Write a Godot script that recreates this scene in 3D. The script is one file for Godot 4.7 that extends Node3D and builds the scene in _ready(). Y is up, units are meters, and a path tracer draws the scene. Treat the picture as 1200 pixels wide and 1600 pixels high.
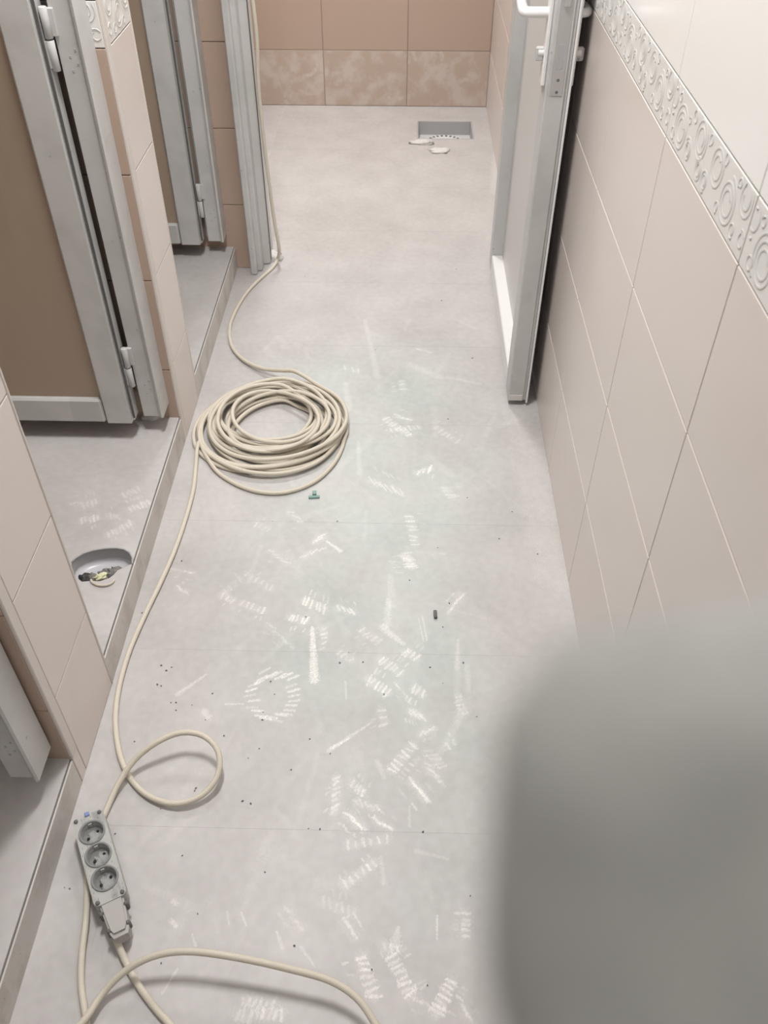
extends Node3D

# ---------------------------------------------------------------- camera constants (photo frame 1200 x 1600)
const EYE := Vector3(0.0, 1.5, 0.0)
const FOCAL := 1360.0
const CAM_X := Vector3(0.9997, 0.0010, -0.0240)
const CAM_Y := Vector3(-0.0172, 0.7268, -0.6866)
const CAM_Z := Vector3(0.0168, 0.6868, 0.7267)

const WALL_R := 0.395
const PIER_X := -0.588
const STEP := 0.08
const FAR_Z := -4.515
const CEIL := 2.55
const BACK_Z := 1.3
const LEFT_X := -1.75

var M := {}
var cache := {}
var rng := RandomNumberGenerator.new()
var used := {}

# a pixel gives a direction; the floor or step it lies on gives the distance
func ray(px: float, py: float) -> Vector3:
	return (CAM_X * (px - 600.0) - CAM_Y * (py - 800.0) - CAM_Z * FOCAL).normalized()

func at(px: float, py: float, y := 0.0) -> Vector3:
	var d := ray(px, py)
	return EYE + d * ((y - EYE.y) / d.y)

# ---------------------------------------------------------------- node helpers
func numbered(called: String) -> String:
	if not used.has(called):
		used[called] = 0
		return called
	used[called] += 1
	return "%s_%03d" % [called, used[called]]

func tag(o: Node, label: String, category := "", group := "", kind := ""):
	if label: o.set_meta("label", label)
	if category: o.set_meta("category", category)
	if group: o.set_meta("group", group)
	if kind: o.set_meta("kind", kind)
	return o

func base(called: String, pos := Vector3.ZERO) -> Node3D:
	var o := Node3D.new()
	o.name = numbered(called)
	add_child(o)
	o.position = pos
	return o

func put(called: String, mesh: Mesh, mat: Material, parent: Node = null) -> MeshInstance3D:
	var o := MeshInstance3D.new()
	o.mesh = mesh
	o.material_override = mat
	if parent == null:
		o.name = numbered(called)
		add_child(o)
	else:
		o.name = called
		parent.add_child(o, true)
	return o

func begin(smooth := false) -> SurfaceTool:
	var st := SurfaceTool.new()
	st.begin(Mesh.PRIMITIVE_TRIANGLES)
	st.set_smooth_group(0 if smooth else -1)
	return st

func done(st: SurfaceTool) -> ArrayMesh:
	st.generate_normals()
	return st.commit()

# corners counter-clockwise seen from outside; Godot wants clockwise
func tri(st: SurfaceTool, a: Vector3, b: Vector3, c: Vector3, ua := Vector2.ZERO, ub := Vector2.ZERO, uc := Vector2.ZERO):
	st.set_uv(ua); st.add_vertex(a)
	st.set_uv(uc); st.add_vertex(c)
	st.set_uv(ub); st.add_vertex(b)

func quad(st: SurfaceTool, a: Vector3, b: Vector3, c: Vector3, d: Vector3):
	tri(st, a, b, c, Vector2(0, 1), Vector2(1, 1), Vector2(1, 0))
	tri(st, a, c, d, Vector2(0, 1), Vector2(1, 0), Vector2(0, 0))

# chamfered box, 44 triangles
func bbox(st: SurfaceTool, lo: Vector3, hi: Vector3, bev := 0.001):
	var c := (lo + hi) * 0.5
	var h := (hi - lo) * 0.5
	var b: float = min(bev, min(h.x, min(h.y, h.z)) * 0.49)
	for ax in 3:
		var u := (ax + 1) % 3
		var v := (ax + 2) % 3
		for s in [-1.0, 1.0]:
			var p := []
			for k in [[-1, -1], [1, -1], [1, 1], [-1, 1]]:
				var q := Vector3.ZERO
				q[ax] = s * h[ax]
				q[u] = k[0] * (h[u] - b)
				q[v] = k[1] * (h[v] - b)
				p.append(c + q)
			if s > 0: quad(st, p[0], p[1], p[2], p[3])
			else: quad(st, p[1], p[0], p[3], p[2])
	for ax in 3:
		var u := (ax + 1) % 3
		var v := (ax + 2) % 3
		for su in [-1.0, 1.0]:
			for sv in [-1.0, 1.0]:
				var p := []
				for k in [[-1, 0], [1, 0], [1, 1], [-1, 1]]:
					var q := Vector3.ZERO
					q[ax] = k[0] * (h[ax] - b)
					q[u] = su * (h[u] if k[1] == 0 else h[u] - b)
					q[v] = sv * (h[v] - b if k[1] == 0 else h[v])
					p.append(c + q)
				if su * sv > 0: quad(st, p[0], p[1], p[2], p[3])
				else: quad(st, p[1], p[0], p[3], p[2])
	for sx in [-1.0, 1.0]:
		for sy in [-1.0, 1.0]:
			for sz in [-1.0, 1.0]:
				var a := c + Vector3(sx * h.x, sy * (h.y - b), sz * (h.z - b))
				var d := c + Vector3(sx * (h.x - b), sy * h.y, sz * (h.z - b))
				var e := c + Vector3(sx * (h.x - b), sy * (h.y - b), sz * h.z)
				if sx * sy * sz > 0: tri(st, a, d, e)
				else: tri(st, a, e, d)

func box_mesh(lo: Vector3, hi: Vector3, bev := 0.001) -> ArrayMesh:
	var st := begin()
	bbox(st, lo, hi, bev)
	return done(st)

# a closed outline in the xz plane (counter-clockwise seen from above), raised from y0 to y1
func prism(st: SurfaceTool, poly: PackedVector2Array, y0: float, y1: float):
	var n := poly.size()
	var area := 0.0
	for i in n:
		var a := poly[i]
		var b := poly[(i + 1) % n]
		area += a.x * b.y - b.x * a.y
	var p := poly.duplicate()
	if area > 0: p.reverse()
	# with z down the page, this order is counter-clockwise seen from above
	for i in n:
		var a := p[i]
		var b := p[(i + 1) % n]
		quad(st, Vector3(a.x, y0, a.y), Vector3(b.x, y0, b.y), Vector3(b.x, y1, b.y), Vector3(a.x, y1, a.y))
	var t := Geometry2D.triangulate_polygon(p)
	for i in range(0, t.size(), 3):
		var v := []
		for k in 3: v.append(p[t[i + k]])
		var up: bool = (v[1] - v[0]).cross(v[2] - v[0]) < 0
		var w := [0, 1, 2] if up else [0, 2, 1]
		tri(st, Vector3(v[w[0]].x, y1, v[w[0]].y), Vector3(v[w[1]].x, y1, v[w[1]].y), Vector3(v[w[2]].x, y1, v[w[2]].y))
		tri(st, Vector3(v[w[0]].x, y0, v[w[0]].y), Vector3(v[w[2]].x, y0, v[w[2]].y), Vector3(v[w[1]].x, y0, v[w[1]].y))

# an outline of (r, y) turned about y
func lathe(st: SurfaceTool, prof: Array, n := 32, sx := 1.0, sz := 1.0, c := Vector3.ZERO):
	for i in n:
		var a0 := TAU * i / n
		var a1 := TAU * (i + 1) / n
		for k in prof.size() - 1:
			var p: Vector2 = prof[k]
			var q: Vector2 = prof[k + 1]
			var A := c + Vector3(cos(a0) * p.x * sx, p.y, sin(a0) * p.x * sz)
			var B := c + Vector3(cos(a1) * p.x * sx, p.y, sin(a1) * p.x * sz)
			var C := c + Vector3(cos(a1) * q.x * sx, q.y, sin(a1) * q.x * sz)
			var D := c + Vector3(cos(a0) * q.x * sx, q.y, sin(a0) * q.x * sz)
			if p.x < 1e-6: tri(st, A, D, C)
			elif q.x < 1e-6: tri(st, A, C, B)
			else: quad(st, A, D, C, B)

func tube(st: SurfaceTool, pts: PackedVector3Array, r: float, sides := 8, caps := true):
	var n := pts.size()
	var rings := []
	var up := Vector3.UP
	for i in n:
		var t := (pts[min(i + 1, n - 1)] - pts[max(i - 1, 0)]).normalized()
		if i == 0 and abs(t.y) > 0.9: up = Vector3.RIGHT
		up = (up - t * up.dot(t)).normalized()
		var side := t.cross(up)
		var ring := []
		for k in sides:
			var a := TAU * k / sides
			ring.append(pts[i] + (up * cos(a) + side * sin(a)) * r)
		rings.append(ring)
	for i in n - 1:
		for k in sides:
			var k2 := (k + 1) % sides
			quad(st, rings[i][k], rings[i][k2], rings[i + 1][k2], rings[i + 1][k])
	if caps:
		for k in sides:
			var k2 := (k + 1) % sides
			tri(st, pts[0], rings[0][k2], rings[0][k])
			tri(st, pts[n - 1], rings[n - 1][k], rings[n - 1][k2])

func spline(ctrl: Array, step := 0.012) -> PackedVector3Array:
	var out := PackedVector3Array()
	for i in ctrl.size() - 1:
		var p0: Vector3 = ctrl[max(i - 1, 0)]
		var p1: Vector3 = ctrl[i]
		var p2: Vector3 = ctrl[i + 1]
		var p3: Vector3 = ctrl[min(i + 2, ctrl.size() - 1)]
		var n: int = max(2, int(p1.distance_to(p2) / step))
		for k in n:
			out.append(p1.cubic_interpolate(p2, p0, p3, float(k) / n))
	out.append(ctrl[-1])
	return out

# ---------------------------------------------------------------- materials
func mat(c: Color, rough := 0.5, tex: Texture2D = null) -> StandardMaterial3D:
	var m := StandardMaterial3D.new()
	m.albedo_color = c.linear_to_srgb()
	m.roughness = rough
	if tex: m.albedo_texture = tex
	return m

func noise(freq: float, sd: int, oct := 4) -> FastNoiseLite:
	var n := FastNoiseLite.new()
	n.noise_type = FastNoiseLite.TYPE_SIMPLEX_SMOOTH
	n.frequency = freq
	n.seed = sd
	n.fractal_octaves = oct
	return n

# a mottle of two base colours (linear); grain and patches only
func mottle(w: int, h: int, a: Color, b: Color, freq: float, sd: int, lo := 0.35, hi := 0.7, stretch := 1.0, specks := 0) -> ImageTexture:
	var img := Image.create(w, h, true, Image.FORMAT_RGB8)
	var n := noise(freq, sd)
	var n2 := noise(freq * 5.0, sd + 9, 2)
	for y in h:
		for x in w:
			var v := 0.5 + 0.5 * n.get_noise_2d(x, y * stretch) + 0.12 * n2.get_noise_2d(x, y)
			img.set_pixel(x, y, a.lerp(b, smoothstep(lo, hi, v)).linear_to_srgb())
	var r := RandomNumberGenerator.new()
	r.seed = sd + 77
	for i in specks:
		var p := Vector2i(r.randi_range(1, w - 2), r.randi_range(1, h - 2))
		img.set_pixel(p.x, p.y, img.get_pixel(p.x, p.y).darkened(r.randf_range(0.15, 0.5)))
	img.generate_mipmaps()
	return ImageTexture.create_from_image(img)

# wiped dust on a tile: rounded smears with outlines of their own
func smeared(w: int, h: int, tile: Color, dust: Color, sd: int, amount: float, count: int) -> ImageTexture:
	var img := Image.create(w, h, true, Image.FORMAT_RGB8)
	var n := noise(0.013, sd)
	var n2 := noise(0.07, sd + 3, 3)
	var r := RandomNumberGenerator.new()
	r.seed = sd
	var arcs := []
	for i in count:
		arcs.append([Vector2(r.randf() * w, r.randf() * h), r.randf_range(20, 60), r.randf_range(9, 20), r.randf() * TAU, r.randf_range(0.8, 2.2), r.randf_range(0.3, 0.8)])
	for y in h:
		for x in w:
			var v: float = amount * (0.25 + 0.75 * smoothstep(-0.25, 0.5, n.get_noise_2d(x, y) + 0.12 * n2.get_noise_2d(x, y)))
			for a in arcs:
				var d: Vector2 = Vector2(x, y) - a[0]
				var l := d.length()
				var e: float = abs(l - a[1])
				if e < a[2] and abs(angle_difference(d.angle(), a[3])) < a[4] * 0.5:
					v = max(v, amount * 1.5 * a[5] * (0.85 + 0.5 * n2.get_noise_2d(x, y)) * smoothstep(0.0, 0.8, 1.0 - e / a[2]) * smoothstep(0.5, 0.3, abs(angle_difference(d.angle(), a[3])) / a[4]))
			img.set_pixel(x, y, tile.lerp(dust, clamp(v, 0.0, 1.0)).linear_to_srgb())
	img.generate_mipmaps()
	return ImageTexture.create_from_image(img)

const BEIGE := Color(0.46, 0.345, 0.275)   # plain tiles facing down the passage
const BLUSH := Color(0.715, 0.645, 0.605)   # same tile along the passage; dust film, sheen and brightness put into the colour
const CREAM := Color(0.90, 0.885, 0.86)
const DUST := Color(0.74, 0.715, 0.69)

func materials():
	M.tile = mat(BEIGE, 0.2)
	M.tile_b = mat(BEIGE * Color(0.98, 0.985, 0.99), 0.22)
	M.blush = mat(BLUSH, 0.2)
	M.blush_b = mat(BLUSH * Color(0.985, 0.985, 0.99), 0.22)
	M.cream = mat(CREAM, 0.18)
	M.dusty = []
	for i in 3: M.dusty.append(mat(Color.WHITE, 0.42, smeared(240, 150, BEIGE, DUST, 11 + i, 0.40, 12)))
	M.filmed = []
	for i in 3: M.filmed.append(mat(Color.WHITE, 0.34, smeared(240, 150, BLUSH, DUST, 31 + i, 0.26, 6)))
	M.grout = mat(Color(0.42, 0.34, 0.28), 0.8)
	M.grout_light = mat(Color(0.60, 0.56, 0.51), 0.8)
	M.plaster = mat(Color(0.72, 0.71, 0.69), 0.9)
	M.border = mat(Color(0.77, 0.75, 0.72), 0.25)
	M.relief = mat(Color(0.68, 0.67, 0.65), 0.25)
	M.trim = mat(Color(0.66, 0.61, 0.57), 0.4)
	M.pvc = mat(Color.WHITE, 0.36, mottle(256, 256, Color(0.575, 0.57, 0.56), Color(0.52, 0.515, 0.505), 0.012, 5, 0.4, 0.75, 1.0, 30))
	M.pvc.uv1_triplanar = true
	M.pvc.uv1_scale = Vector3(1.2, 1.2, 1.2)
	M.pvc_clean = mat(Color(0.82, 0.81, 0.80), 0.28)
	M.pvc_panel = mat(Color(0.66, 0.64, 0.62), 0.4)
	M.gasket = mat(Color(0.10, 0.095, 0.09), 0.6)
	M.brown = mat(Color.WHITE, 0.4, mottle(128, 128, Color(0.385, 0.30, 0.228), Color(0.345, 0.268, 0.203), 0.012, 8))
	M.steel = mat(Color(0.62, 0.62, 0.62), 0.35)
	M.steel.metallic = 0.7
	M.dark = mat(Color(0.05, 0.05, 0.05), 0.6)
	M.hole = mat(Color(0.03, 0.03, 0.03), 0.9)
	M.riser = mat(Color.WHITE, 0.5, mottle(256, 256, Color(0.62, 0.59, 0.56), Color(0.53, 0.495, 0.465), 0.016, 21, 0.45, 0.8, 0.6, 60))
	M.riser.uv1_triplanar = true
	M.riser.uv1_scale = Vector3(2.2, 2.2, 2.2)
	M.cord = mat(Color.WHITE, 0.55, mottle(64, 128, Color(0.68, 0.63, 0.53), Color(0.58, 0.53, 0.44), 0.05, 41, 0.45, 0.75, 1.0, 40))
	M.cord_dusty = mat(Color(0.63, 0.57, 0.49), 0.7)
	M.strip = mat(Color.WHITE, 0.75, mottle(128, 128, Color(0.47, 0.475, 0.455), Color(0.33, 0.33, 0.32), 0.03, 51, 0.4, 0.8, 1.0, 260))
	M.socket = mat(Color.WHITE, 0.7, mottle(128, 128, Color(0.30, 0.30, 0.295), Color(0.20, 0.20, 0.20), 0.05, 53, 0.35, 0.75, 1.0, 200))
	M.socket_dust = mat(Color.WHITE, 0.85, mottle(96, 96, Color(0.48, 0.48, 0.46), Color(0.27, 0.27, 0.265), 0.06, 57, 0.3, 0.7, 1.0, 200))
	M.grip = mat(Color.WHITE, 0.8, mottle(96, 96, Color(0.50, 0.485, 0.46), Color(0.40, 0.385, 0.365), 0.03, 59, 0.35, 0.75, 1.0, 200))
	M.blue = mat(Color(0.22, 0.28, 0.55), 0.4)
	M.dustpile = mat(Color(0.66, 0.64, 0.625), 0.95)
	M.zinc = mat(Color(0.42, 0.42, 0.425), 0.5)
	M.porcelain = mat(Color(0.62, 0.615, 0.65), 0.3)
	M.rubble = mat(Color.WHITE, 0.9, mottle(64, 64, Color(0.35, 0.33, 0.31), Color(0.13, 0.125, 0.12), 0.08, 61))
	M.yellow = mat(Color(0.68, 0.68, 0.42), 0.5)
	M.green = mat(Color(0.20, 0.34, 0.30), 0.5)
	M.speck = mat(Color(0.16, 0.155, 0.15), 0.8)
	M.glove = mat(Color.WHITE, 0.95, mottle(128, 128, Color(0.41, 0.408, 0.388), Color(0.36, 0.36, 0.343), 0.08, 71))
	M.glove.uv1_triplanar = true
	M.glove.uv1_scale = Vector3(14, 14, 14)
	M.sleeve = mat(Color(0.13, 0.14, 0.16), 0.9)

# ---------------------------------------------------------------- the dusty floor's colour map
const FX0 := -0.60
const FX1 := 0.40
const NEAR_Z0 := -2.4
const NEAR_Z1 := 0.2

# rows of tread bars: from x, y to x, y; how many; length; slant in degrees; strength
const TREADS := [
	[347, 930, 363, 938, 3, 9, -50, .7], [379, 943, 411, 954, 5, 11, -60, .7], [384, 898, 424, 919, 6, 9, -60, .4], [352, 925, 375, 905, 4, 8, 60, .35],
	[475, 938, 507, 951, 6, 14, -70, .95], [453, 965, 477, 970, 5, 14, -65, 1.0], [528, 949, 552, 957, 4, 11, 60, .75], [507, 983, 504, 1013, 5, 10, -20, .6], [420, 975, 455, 1010, 7, 12, 30, .35],
	[636, 864, 642, 886, 5, 18, 4, .65], [640, 808, 645, 828, 4, 17, 4, .7], [645, 838, 648, 852, 3, 13, 4, .6], [655, 862, 690, 866, 3, 16, 4, .3],
	[632, 1018, 650, 1028, 4, 15, -40, .85], [595, 1030, 625, 1052, 6, 15, -40, .75], [577, 1062, 605, 1082, 6, 17, -55, 1.0], [648, 1075, 660, 1085, 3, 17, -60, .9],
	[642, 1112, 662, 1122, 5, 13, 60, .7], [567, 985, 590, 1002, 5, 13, -30, .5], [715, 1088, 725, 1116, 5, 13, -15, .6], [702, 955, 722, 930, 6, 10, -40, .6], [530, 1020, 548, 1030, 4, 10, -40, .6],
	[596, 1110, 600, 1132, 3, 14, -12, .6], [618, 1068, 640, 1095, 5, 9, 60, .45],
	[612, 1204, 644, 1164, 7, 17, 40, .85], [644, 1222, 665, 1248, 5, 23, 45, .9], [668, 1172, 692, 1200, 5, 20, -10, .45], [660, 1146, 676, 1140, 3, 9, -50, .8], [668, 1195, 690, 1225, 5, 17, 40, .45], [700, 1165, 708, 1160, 2, 12, 60, .6],
	[527, 1215, 522, 1268, 7, 11, -30, .7], [550, 1225, 568, 1240, 4, 15, 110, .8], [545, 1275, 567, 1293, 5, 17, 40, .95], [590, 1283, 608, 1293, 4, 15, 30, .75], [545, 1320, 604, 1312, 6, 13, 80, .7], [558, 1255, 590, 1262, 5, 13, 50, .65],
	[540, 1383, 586, 1348, 6, 12, 60, .85], [505, 1410, 555, 1426, 6, 17, 95, .45], [540, 1440, 553, 1460, 4, 15, 45, .6], [450, 1420, 470, 1450, 5, 13, 20, .35],
	[565, 1497, 584, 1556, 7, 25, -10, .85], [612, 1495, 642, 1552, 8, 23, -32, .85], [600, 1478, 620, 1484, 3, 12, 80, .7], [645, 1560, 664, 1568, 3, 16, 30, .5],
	[682, 1582, 706, 1534, 7, 23, 35, .9], [728, 1428, 728, 1462, 5, 13, 0, .7], [724, 1575, 737, 1596, 4, 13, 50, .5], [372, 1588, 440, 1584, 8, 20, 100, .7], [388, 1565, 425, 1572, 5, 14, 120, .7],
	[602, 655, 640, 680, 9, 9, -30, .7], [612, 672, 655, 668, 7, 8, 50, .6], [620, 650, 640, 656, 4, 10, 10, .8], [682, 668, 714, 690, 6, 9, -30, .5], [652, 739, 674, 732, 5, 11, -60, .95],
	[580, 752, 628, 770, 8, 18, 55, .5], [694, 764, 708, 778, 4, 17, 2, .55], [633, 868, 642, 886, 5, 19, 5, .6], [493, 846, 505, 838, 3, 15, -35, .95], [475, 870, 490, 862, 3, 13, -30, .6], [454, 802, 470, 816, 3, 12, 15, .6],
	[400, 818, 420, 828, 4, 10, -40, .4], [425, 862, 450, 880, 5, 12, 5, .45], [627, 596, 630, 608, 3, 12, -10, .6], [540, 575, 560, 580, 3, 9, 80, .4], [655, 545, 672, 550, 2, 12, 8, .5], [270, 890, 300, 895, 5, 9, 4, .35], [278, 918, 290, 926, 4, 8, 40, .4],
]
# wiped streaks: from x, y to x, y; width at each end; strength
const STREAKS := [
	[488, 981, 491, 1062, 6, 15, .95], [277, 1085, 322, 1054, 8, 4, .5], [607, 938, 605, 976, 9, 14, .45], [598, 980, 630, 1006, 14, 8, .6], [660, 963, 667, 1000, 3, 3, .5], [654, 967, 662, 1002, 3, 2, .45],
	[513, 1173, 582, 1128, 9, 3, .5], [519, 1169, 545, 1154, 5, 4, .9], [622, 1450, 618, 1476, 6, 18, .5], [683, 1432, 683, 1468, 3, 3, .7], [277, 1515, 253, 1553, 4, 3, .5], [511, 846, 532, 861, 4, 7, .8],
	[560, 690, 562, 740, 6, 10, .3], [610, 900, 612, 945, 10, 14, .3], [716, 1000, 714, 1045, 5, 8, .35], [730, 1040, 732, 1080, 10, 8, .3], [540, 1065, 541, 1092, 4, 3, .4], [352, 1100, 382, 1100, 4, 3, .5], [319, 1112, 326, 1120, 12, 10, .5],
	[432, 1455, 441, 1480, 4, 6, .45], [470, 1480, 492, 1510, 5, 3, .4], [570, 500, 590, 590, 6, 10, .3], [640, 570, 690, 590, 12, 14, .25], [590, 1190, 600, 1215, 10, 8, .35], [595, 1340, 600, 1380, 6, 8, .35], [650, 1330, 700, 1342, 8, 4, .3], [640, 1260, 640, 1292, 3, 5, .35],
	[540, 600, 545, 640, 10, 12, .3], [300, 1460, 306, 1478, 3, 4, .5], [355, 1425, 358, 1445, 4, 3, .4], [377, 1427, 385, 1446, 4, 3, .5], [270, 1408, 276, 1412, 8, 8, .5], [268, 1440, 275, 1446, 8, 7, .6], [700, 590, 750, 600, 8, 6, .25], [806, 650, 866, 900, 40, 52, .22], [776, 240, 774, 300, 12, 16, .35],
]

func floor_color(x: float, z: float, big: FastNoiseLite, mid: FastNoiseLite, fine: FastNoiseLite) -> Color:
	# dusty pinkish-grey floor, blended towards green-grey along the middle of the passage
	var green_mix: float = smoothstep(0.42, 0.04, abs(x + 0.05 + 0.16 * big.get_noise_2d(x * 3.0 + 7.0, z * 3.0)) ) * smoothstep(-2.7, -1.9, z + 0.5 * big.get_noise_2d(z, x)) * smoothstep(-0.5, -1.15, z + 0.5 * big.get_noise_2d(x, z + 4.0))
	green_mix *= 0.75 + 0.7 * mid.get_noise_2d(x, z)
	var c := Color(0.51, 0.488, 0.478).lerp(Color(0.485, 0.52, 0.497), clamp(green_mix, 0.0, 1.0))
	var v := 0.05 * mid.get_noise_2d(x + 31.0, z) + 0.035 * fine.get_noise_2d(x, z) + 0.05 * big.get_noise_2d(x, z)
	return Color(c.r + v, c.g + v, c.b + v)

func floor_image(w: int, h: int, z0: float, z1: float) -> Image:
	var q := 4
	var img := Image.create(w / q, h / q, false, Image.FORMAT_RGB8)
	var big := noise(0.9, 3)
	var mid := noise(5.0, 4)
	var fine := noise(38.0, 6, 3)
	for j in h / q:
		for i in w / q:
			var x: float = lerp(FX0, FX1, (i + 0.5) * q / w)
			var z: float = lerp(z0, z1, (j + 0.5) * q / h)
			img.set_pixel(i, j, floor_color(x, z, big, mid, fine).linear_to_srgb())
	img.resize(w, h, Image.INTERPOLATE_CUBIC)
	return img

# a rough-edged stroke of white dust between two floor points (metres)
func stroke(img: Image, o: Vector2, scale: Vector2, a: Vector2, b: Vector2, wa: float, wb: float, strength: float, n: FastNoiseLite):
	var w: float = max(wa, wb)
	var lo := (Vector2(min(a.x, b.x) - w, min(a.y, b.y) - w) - o) * scale
	var hi := (Vector2(max(a.x, b.x) + w, max(a.y, b.y) + w) - o) * scale
	var ab := b - a
	var l2: float = max(ab.length_squared(), 1e-9)
	for y in range(max(0, int(lo.y)), min(img.get_height(), int(hi.y) + 1)):
		for x in range(max(0, int(lo.x)), min(img.get_width(), int(hi.x) + 1)):
			var p := Vector2(x + 0.5, y + 0.5) / scale + o
			var t: float = clamp((p - a).dot(ab) / l2, 0.0, 1.0)
			var d: float = p.distance_to(a + ab * t) / (lerp(wa, wb, t) * 0.5) + 0.9 * n.get_noise_2d(p.x * 260.0, p.y * 260.0)
			var k: float = strength * smoothstep(1.15, 0.6, d) * (0.8 + 0.5 * n.get_noise_2d(p.x * 140.0 + 50.0, p.y * 140.0))
			if k > 0.01:
				var c := img.get_pixel(x, y)
				img.set_pixel(x, y, c.lerp(Color(0.955, 0.945, 0.925), clamp(k, 0.0, 1.0)))

func marks(img: Image, z0: float, z1: float, treads: Array, streaks: Array, y := 0.0, x0 := FX0, x1 := FX1):
	var o := Vector2(x0, z0)
	var s := Vector2(img.get_width() / (x1 - x0), img.get_height() / (z1 - z0))
	var n := noise(0.9, 77, 3)
	var r := RandomNumberGenerator.new()
	r.seed = 5
	for t in treads:
		var ra := at(t[0], t[1], y)
		var rb := at(t[2], t[3], y)
		stroke(img, o, s, Vector2(ra.x, ra.z), Vector2(rb.x, rb.z), 0.024, 0.022, t[7] * 0.28, n)
		for i in t[4]:
			var f: float = float(i) / max(1, t[4] - 1)
			var c := Vector2(lerp(float(t[0]), float(t[2]), f) + r.randf_range(-1.6, 1.6), lerp(float(t[1]), float(t[3]), f) + r.randf_range(-1.6, 1.6))
			var dir: Vector2 = Vector2.from_angle(deg_to_rad(t[6] + r.randf_range(-14, 14))) * t[5] * 0.5 * r.randf_range(0.55, 1.05)
			var a := at(c.x - dir.x, c.y - dir.y, y)
			var b := at(c.x + dir.x, c.y + dir.y, y)
			var along := Vector2(t[2] - t[0], t[3] - t[1]).normalized()
			var side: Vector2 = Vector2(-along.y, along.x) * (t[5] * 0.9 + 3.0) * (1.0 if t[4] % 2 else -1.0)
			if r.randf() < 0.62:
				var a2 := at(c.x + side.x - dir.x * 0.6, c.y + side.y - dir.y * 0.6, y)
				var b2 := at(c.x + side.x + dir.x * 0.5, c.y + side.y + dir.y * 0.5, y)
				stroke(img, o, s, Vector2(a2.x, a2.z), Vector2(b2.x, b2.z), 0.0050, 0.0042, t[7] * r.randf_range(0.2, 0.6), n)
			stroke(img, o, s, Vector2(a.x, a.z), Vector2(b.x, b.z), r.randf_range(0.0048, 0.0068), r.randf_range(0.0042, 0.0068), t[7] * r.randf_range(0.45, 0.9), n)
	for t in streaks:
		var a := at(t[0], t[1], y)
		var b := at(t[2], t[3], y)
		var px := a.distance_to(EYE) / FOCAL
		stroke(img, o, s, Vector2(a.x, a.z), Vector2(b.x, b.z), t[4] * px, t[5] * px, t[6] * 0.8, n)
	# the oval print of a boot heel, and faint wipes where dust was swept or scuffed
	if y == 0.0:
		for k in 90:
			var c := Vector2(r.randf_range(-0.42, 0.34), r.randf_range(-2.5, -0.45))
			var d := Vector2(r.randf_range(-0.5, 0.5), r.randf_range(-1, 1)).normalized() * r.randf_range(0.02, 0.09)
			stroke(img, o, s, c - d, c + d, r.randf_range(0.006, 0.022), r.randf_range(0.010, 0.034), r.randf_range(0.05, 0.15), n)
		for k in 26:
			var a := TAU * k / 26.0
			var rr := r.randf_range(0.75, 1.0)
			var c := Vector2(428 + 41 * cos(a) * rr, 1087 + 43 * sin(a) * rr)
			var d := Vector2(8, -1.5 + 3.0 * sin(a))
			var p := at(c.x - d.x, c.y - d.y)
			var q := at(c.x + d.x, c.y + d.y)
			stroke(img, o, s, Vector2(p.x, p.z), Vector2(q.x, q.z), 0.006, 0.006, r.randf_range(0.3, 0.8), n)

# a flat slab over a rectangle of the xz plane with one hole; planar texture coordinates
func slab(st: SurfaceTool, lo: Vector2, hi: Vector2, y0: float, y1: float, uv: Rect2, hole := PackedVector2Array()):
	var outer := PackedVector2Array([lo, Vector2(hi.x, lo.y), hi, Vector2(lo.x, hi.y)])
	var pieces := [outer]
	if hole.size():
		# cut the slab through the middle of the hole, then take the hole out of both halves
		var m := 0.0
		for p in hole: m += p.x / hole.size()
		pieces = []
		for half in [[lo.x, m], [m, hi.x]]:
			pieces.append_array(Geometry2D.clip_polygons(PackedVector2Array([Vector2(half[0], lo.y), Vector2(half[1], lo.y), Vector2(half[1], hi.y), Vector2(half[0], hi.y)]), hole))
		var cw := Geometry2D.is_polygon_clockwise(hole)
		for i in hole.size():
			var a := hole[i]
			var b := hole[(i + 1) % hole.size()]
			if cw: quad(st, Vector3(b.x, y0, b.y), Vector3(a.x, y0, a.y), Vector3(a.x, y1, a.y), Vector3(b.x, y1, b.y))
			else: quad(st, Vector3(a.x, y0, a.y), Vector3(b.x, y0, b.y), Vector3(b.x, y1, b.y), Vector3(a.x, y1, a.y))
	for poly in pieces:
		var t := Geometry2D.triangulate_polygon(poly)
		for i in range(0, t.size(), 3):
			var v := [poly[t[i]], poly[t[i + 1]], poly[t[i + 2]]]
			if (v[1] - v[0]).cross(v[2] - v[0]) > 0: v = [v[0], v[2], v[1]]
			var u := []
			for p in v: u.append((p - uv.position) / uv.size)
			tri(st, Vector3(v[0].x, y1, v[0].y), Vector3(v[1].x, y1, v[1].y), Vector3(v[2].x, y1, v[2].y), u[0], u[1], u[2])
	for i in 4:
		var a := outer[i]
		var b := outer[(i + 1) % 4]
		quad(st, Vector3(b.x, y0, b.y), Vector3(a.x, y0, a.y), Vector3(a.x, y1, a.y), Vector3(b.x, y1, b.y))

# ---------------------------------------------------------------- tiled walls
func tile_mesh(w: float, h: float) -> ArrayMesh:
	var key := "t%.4f,%.4f" % [w, h]
	if not cache.has(key):
		cache[key] = box_mesh(Vector3(0, 0, -0.007), Vector3(w, h, 0.0), 0.0009)
	return cache[key]

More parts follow.
